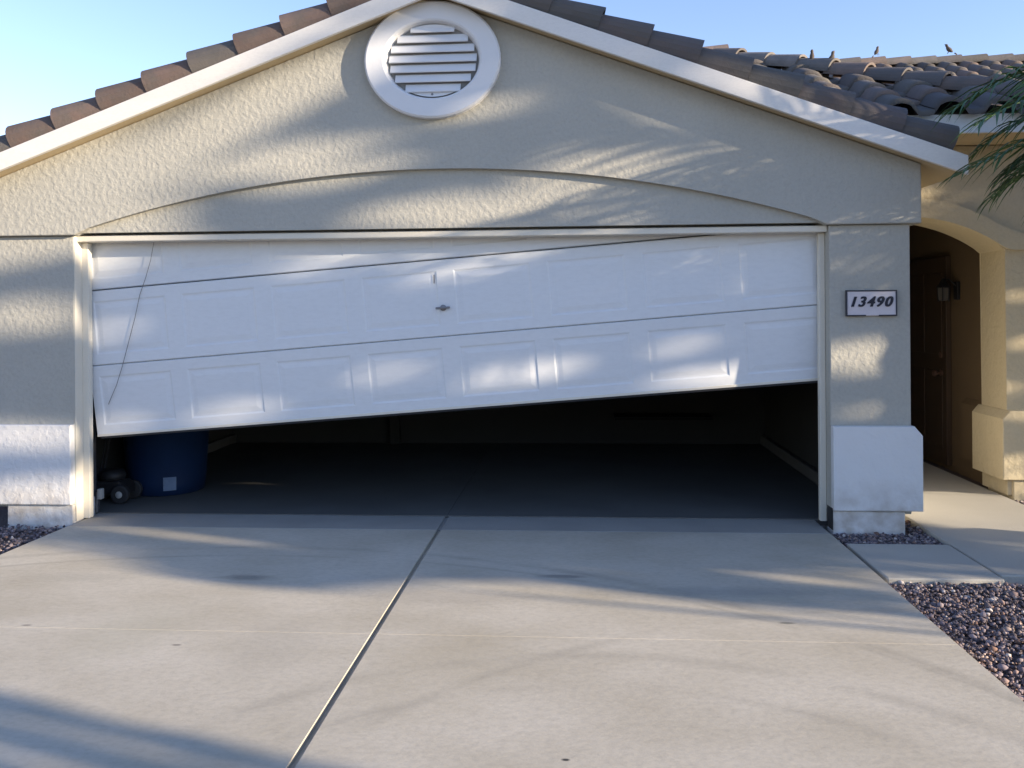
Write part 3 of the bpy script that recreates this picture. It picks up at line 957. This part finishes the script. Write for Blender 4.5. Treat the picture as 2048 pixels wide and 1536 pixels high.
def palm(name, label, base, height, fronds, trunk_r=.11, ll=.36, nl=34):
    root = thing(name, label, 'palm', base)
    bm = bmesh.new()
    n = 26
    tube(bm, [(0.02 * sin(i * .3), 0, height * i / n - .06) for i in range(n + 1)], [trunk_r * (1.25 - .35 * i / n) * (1.08 if i % 2 else .95) for i in range(n + 1)], 14)
    obj('trunk', bm, M['bark'], root)
    for i, (az, el, ln, dr) in enumerate(fronds):
        o = obj('frond', frond_mesh(radians(az), radians(el), ln, dr, nl, ll, i + 11), M['frond'], root)
        o.location = (0, 0, height - .03)
    return root
fr_ = []
rr_ = random.Random(5)
for az in (20, 85, 215, 275, 330): fr_.append((az + rr_.uniform(-12, 12), rr_.uniform(50, 70), rr_.uniform(1.0, 1.25), rr_.uniform(1.2, 1.7)))
for az, el, ln, dr in ((176, 26, 2.15, 1.15), (186, 16, 2.1, .85), (176, 4, 2.05, .6), (196, 26, 2.1, 1.2), (184, 12, 1.75, 1.0), (200, 4, 1.95, .8), (190, 8, 1.6, 1.0), (172, 10, 1.5, 1.2), (183, 28, 1.45, 1.9), (176, 30, 1.6, 1.8), (160, 22, 1.9, 1.2), (155, 6, 1.8, .9), (164, 12, 1.65, 1.5), (150, 16, 1.8, 1.3), (158, 14, 1.75, 1.1), (152, 20, 1.6, 1.7),
                      (228, 15, 1.3, 1.5), (255, 30, 1.3, 1.5), (290, 10, 1.3, 1.4), (320, 35, 1.3, 1.6), (350, 10, 1.3, 1.4), (30, 30, 1.3, 1.6), (70, 12, 1.0, 1.4), (110, 35, 1.0, 1.6)):
    fr_.append((az, el, ln, dr))
palm('palm_tree', 'green feathery palm reaching in from the right before the entry roof', (5.02, -0.57, -0.05), 2.60, fr_, ll=.42, nl=34)

# unseen trees and shrubs right of the drive, crowns shaped to dapple the house
TE = tan(SUN_EL)
SA, CA = sin(SUN_AZ), cos(SUN_AZ)
# openings of the crowns, written as the sunlit patches they give: (x, y, z, rx, rz, slant)
WP = [(-2.6, 0, 2.10, .9, .17, 0.02), (-1.95, 0, 2.52, 1.0, .13, .34), (-1.1, 0, 2.92, .75, .13, .36), (-1.35, 0, 2.40, .55, .075, .12),
      (-.95, 0, 2.52, .55, .05, .1), (-.75, 0, 2.36, .5, .05, .14), (.25, 0, 2.76, .35, .045, .12), (-3.0, 0, 2.45, .5, .12, .3),
      (.9, 0, 2.03, 1.5, .05, .0), (.4, 0, 2.16, 1.1, .045, .06), (1.35, 0, 2.28, .8, .18, -.1), (1.25, 0, 2.06, .8, .1, -.02), (2.75, 0, 2.10, .75, .19, .1),
      (.0, 0, 2.20, .5, .03, .1), (2.1, 0, 2.55, .35, .05, .2), (2.4, -.14, 2.64, .85, .13, -.37),
      (2.72, .04, 1.12, .5, .10, .1), (2.75, .04, .76, .35, .03, 0), (2.55, .04, 1.72, .3, .025, 0), (2.9, .04, 1.52, .18, .04, 0),
      (-2.95, .04, 1.42, .45, .10, 0), (-2.95, .04, 1.86, .45, .05, .1), (-2.9, 0, .60, .5, .08, 0), (-2.85, 0, .19, .55, .09, .05), (-2.6, .1, .2, .18, .2, 0),
      (-1.0, .2, 1.75, .34, .06, 0), (.1, .2, 1.80, .8, .06, 0), (.05, .2, 1.70, .5, .05, .1), (1.40, .2, 1.74, .38, .075, 0),
      (1.55, .2, 1.19, .28, .05, .12), (1.62, .2, .99, .28, .06, .12), (-.45, .2, 1.0, .30, .07, 0), (-1.5, .2, .75, .33, .07, 0), (.5, .2, 1.02, .55, .08, .1),
      (-2.5, .2, 1.80, .3, .1, 0), (-2.5, .2, 1.30, .3, .06, 0), (.9, .2, 1.55, .25, .05, 0), (-2.4, .2, .65, .3, .07, 0),
      (3.1, 1.15, 2.3, .5, .05, 0), (4.25, 1.1, 1.2, .3, .06, 0), (4.3, 1.1, .62, .4, .05, 0), (4.25, 1.1, .85, .3, .05, 0), (4.3, 1.1, 1.55, .25, .04, 0)]
GP = [(-1.75, -.30, .85, .07, -.33), (-2.4, -.85, .9, .05, -.3), (1.98, -1.05, .42, .055, -.33), (.9, -.95, .4, .03, -.3), (3.2, -.78, .8, .05, -.3), (1.4, -.8, .3, .02, -.33), (3.6, .62, .8, .10, -.05), (3.68, .12, .55, .12, -.05)]
# shade edge on the drive: (x, y) pairs
SE = [(-4, -.75), (-2.5, -.98), (-1.7, -1.05), (-1.0, -1.30), (-.5, -1.32), (-.05, -1.12), (.55, -1.10), (1.2, -1.36), (1.8, -1.50), (2.4, -1.62), (3.2, -1.95), (6, -2.9)]
SEx, SEy = zip(*SE)
def is_lit(s, q):
    # wall patches
    for (px, py, pz, rx, rz, sl) in WP:
        X = (s - SA * py) / CA
        mg = 1.0 if py < .15 else 0.35
        dx = (X - px) / (rx + .06 * mg)
        if abs(dx) > 1.1: continue
        z = q + TE * (SA * X - CA * py)
        dz = (z - pz - sl * (X - px)) / (rz * 1.12 + .02 * mg)
        if dx * dx + dz * dz < 1: return True
    if 1.0 < s < 1.98 and -.1 < q < 1.6: return True
    t = -q / TE
    X, Y = s * CA + t * SA, s * SA - t * CA
    if -4 < X < 5 and Y < 1.1:
        if Y < np.interp(X, SEx, SEy): return True
        for (px, py, rx, ry, sl) in GP:
            dx = (X - px) / rx
            dy = (Y - py - sl * (X - px)) / ry
            if dx * dx + dy * dy < 1: return True
    return False
def tree(name, label, cat, t0, s0, trunk_h, crown, n, leaf, trunk_r=.16, mask=True, seed=3, group=None, sp=.11):
    """crown: list of (s, q, rs, rq, rt) ellipsoids in sun-aligned ground coordinates"""
    r = np.random.default_rng(seed)
    bx_, by_ = s0 * CA + t0 * SA, s0 * SA - t0 * CA
    root = thing(name, label, cat, (bx_, by_, -0.05), group)
    V, F, C = [], [], []
    clumps = []
    for (s, q, rs, rq, rt, w) in crown:
        for _ in range(int(w * n / 60)):
            d = r.normal(size=3); d /= np.linalg.norm(d); d *= r.uniform(0, 1) ** .4
            clumps.append((s + d[0] * rs, q + d[1] * rq, d[2] * rt, r.uniform(.6, 1.3)))
    per = max(1, n // max(1, len(clumps)))
    for (cs, cq, ct, cb) in clumps:
        for _ in range(per):
            d = r.normal(size=3) * np.array([sp, .11, .25])
            s, q, t = cs + d[0], cq + d[1], t0 + ct + d[2]
            if mask and is_lit(s, q): continue
            X, Y, Z = s * CA + t * SA - bx_, s * SA - t * CA - by_, q + t * TE + 0.05
            if Z < .12: continue
            a = r.normal(size=3); a /= np.linalg.norm(a)
            b = np.cross(a, r.normal(size=3)); b /= np.linalg.norm(b)
            L_ = leaf * r.uniform(.7, 1.3)
            p = np.array([X, Y, Z]); k = len(V)
            V += [p - a * L_, p + b * L_ * .42, p + a * L_, p - b * L_ * .42]
            F.append((k, k + 1, k + 2, k + 3))
            C.append(np.array((.055, .085, .028)) * cb * r.uniform(.7, 1.3))
    me = raw_mesh('crown', np.array(V), np.array(F), np.array(C))
    link('crown', me, M['leaf'], root)
    bm = bmesh.new()
    tube(bm, [(0, 0, -.1), (.03, .02, trunk_h * .5), (-.02, .05, trunk_h)], [trunk_r * 1.3, trunk_r, trunk_r * .8], 12)
    rr = random.Random(seed)
    for k in range(9):
        c = clumps[rr.randrange(len(clumps))]
        t = t0 + c[2]
        e = Vector((c[0] * CA + t * SA - bx_, c[0] * SA - t * CA - by_, c[1] + t * TE + .05))
        st_ = Vector((-.02, .05, trunk_h * rr.uniform(.6, 1)))
        tube(bm, [st_, st_.lerp(e, .5) + Vector((0, 0, .15)), e], [trunk_r * .5, trunk_r * .3, trunk_r * .08], 7)
    obj('trunk', bm, M['bark'], root)
    return root
tree('shade_tree', 'broad leafy tree out of view, crown openings shaped to give the sunlit patches', 'tree', 12.0, 0.45, 2.0,
     [(0.15, 1.9, 1.0, 1.9, .8, 1.3), (0.55, 0.7, 1.1, 1.1, .8, 1.2), (-.6, 0.6, .6, 1.2, .7, .8), (-.55, 1.7, .5, 1.0, .7, .8), (.75, 2.3, .5, 1.2, .7, .6), (0.1, .4, .9, .7, .8, .8)], 75000, .06, .17, seed=3)
tree('shrub', 'low leafy shrub out of view, added to shade the drive near the door', 'shrub', 9.5, -.75, .6,
     [(-1.0, -.12, .75, .33, .6, 1.0), (0.0, -.1, .7, .35, .6, .9), (.7, -.1, .5, .4, .6, .6), (.86, -.48, .22, .16, .5, .25)], 33000, .05, .06, seed=5)
tree('shade_shrub', 'tall leafy shrub out of view, added to shade the entry wall', 'shrub', 10.0, 2.6, 1.2,
     [(2.6, .7, .55, 1.4, .5, 1.0), (2.1, 2.1, .7, .35, .5, .5)], 22000, .055, .08, seed=8)
tree('tree', 'small leafy tree out of view, added for shade streaks on the drive', 'tree', 9.0, -3.35, 1.0,
     [(-2.98, 0.0, .01, .5, .8, .35), (-3.14, -.1, .02, .5, .8, .8), (-3.33, 0.0, .02, .5, .8, .5), (-3.55, 0.0, .08, .5, .8, 1.0), (-3.9, .1, .3, .5, .8, 1.0)], 7500, .04, .04, mask=False, seed=9, sp=.028)  # crown in thin bands, shaped to streak the drive with shade
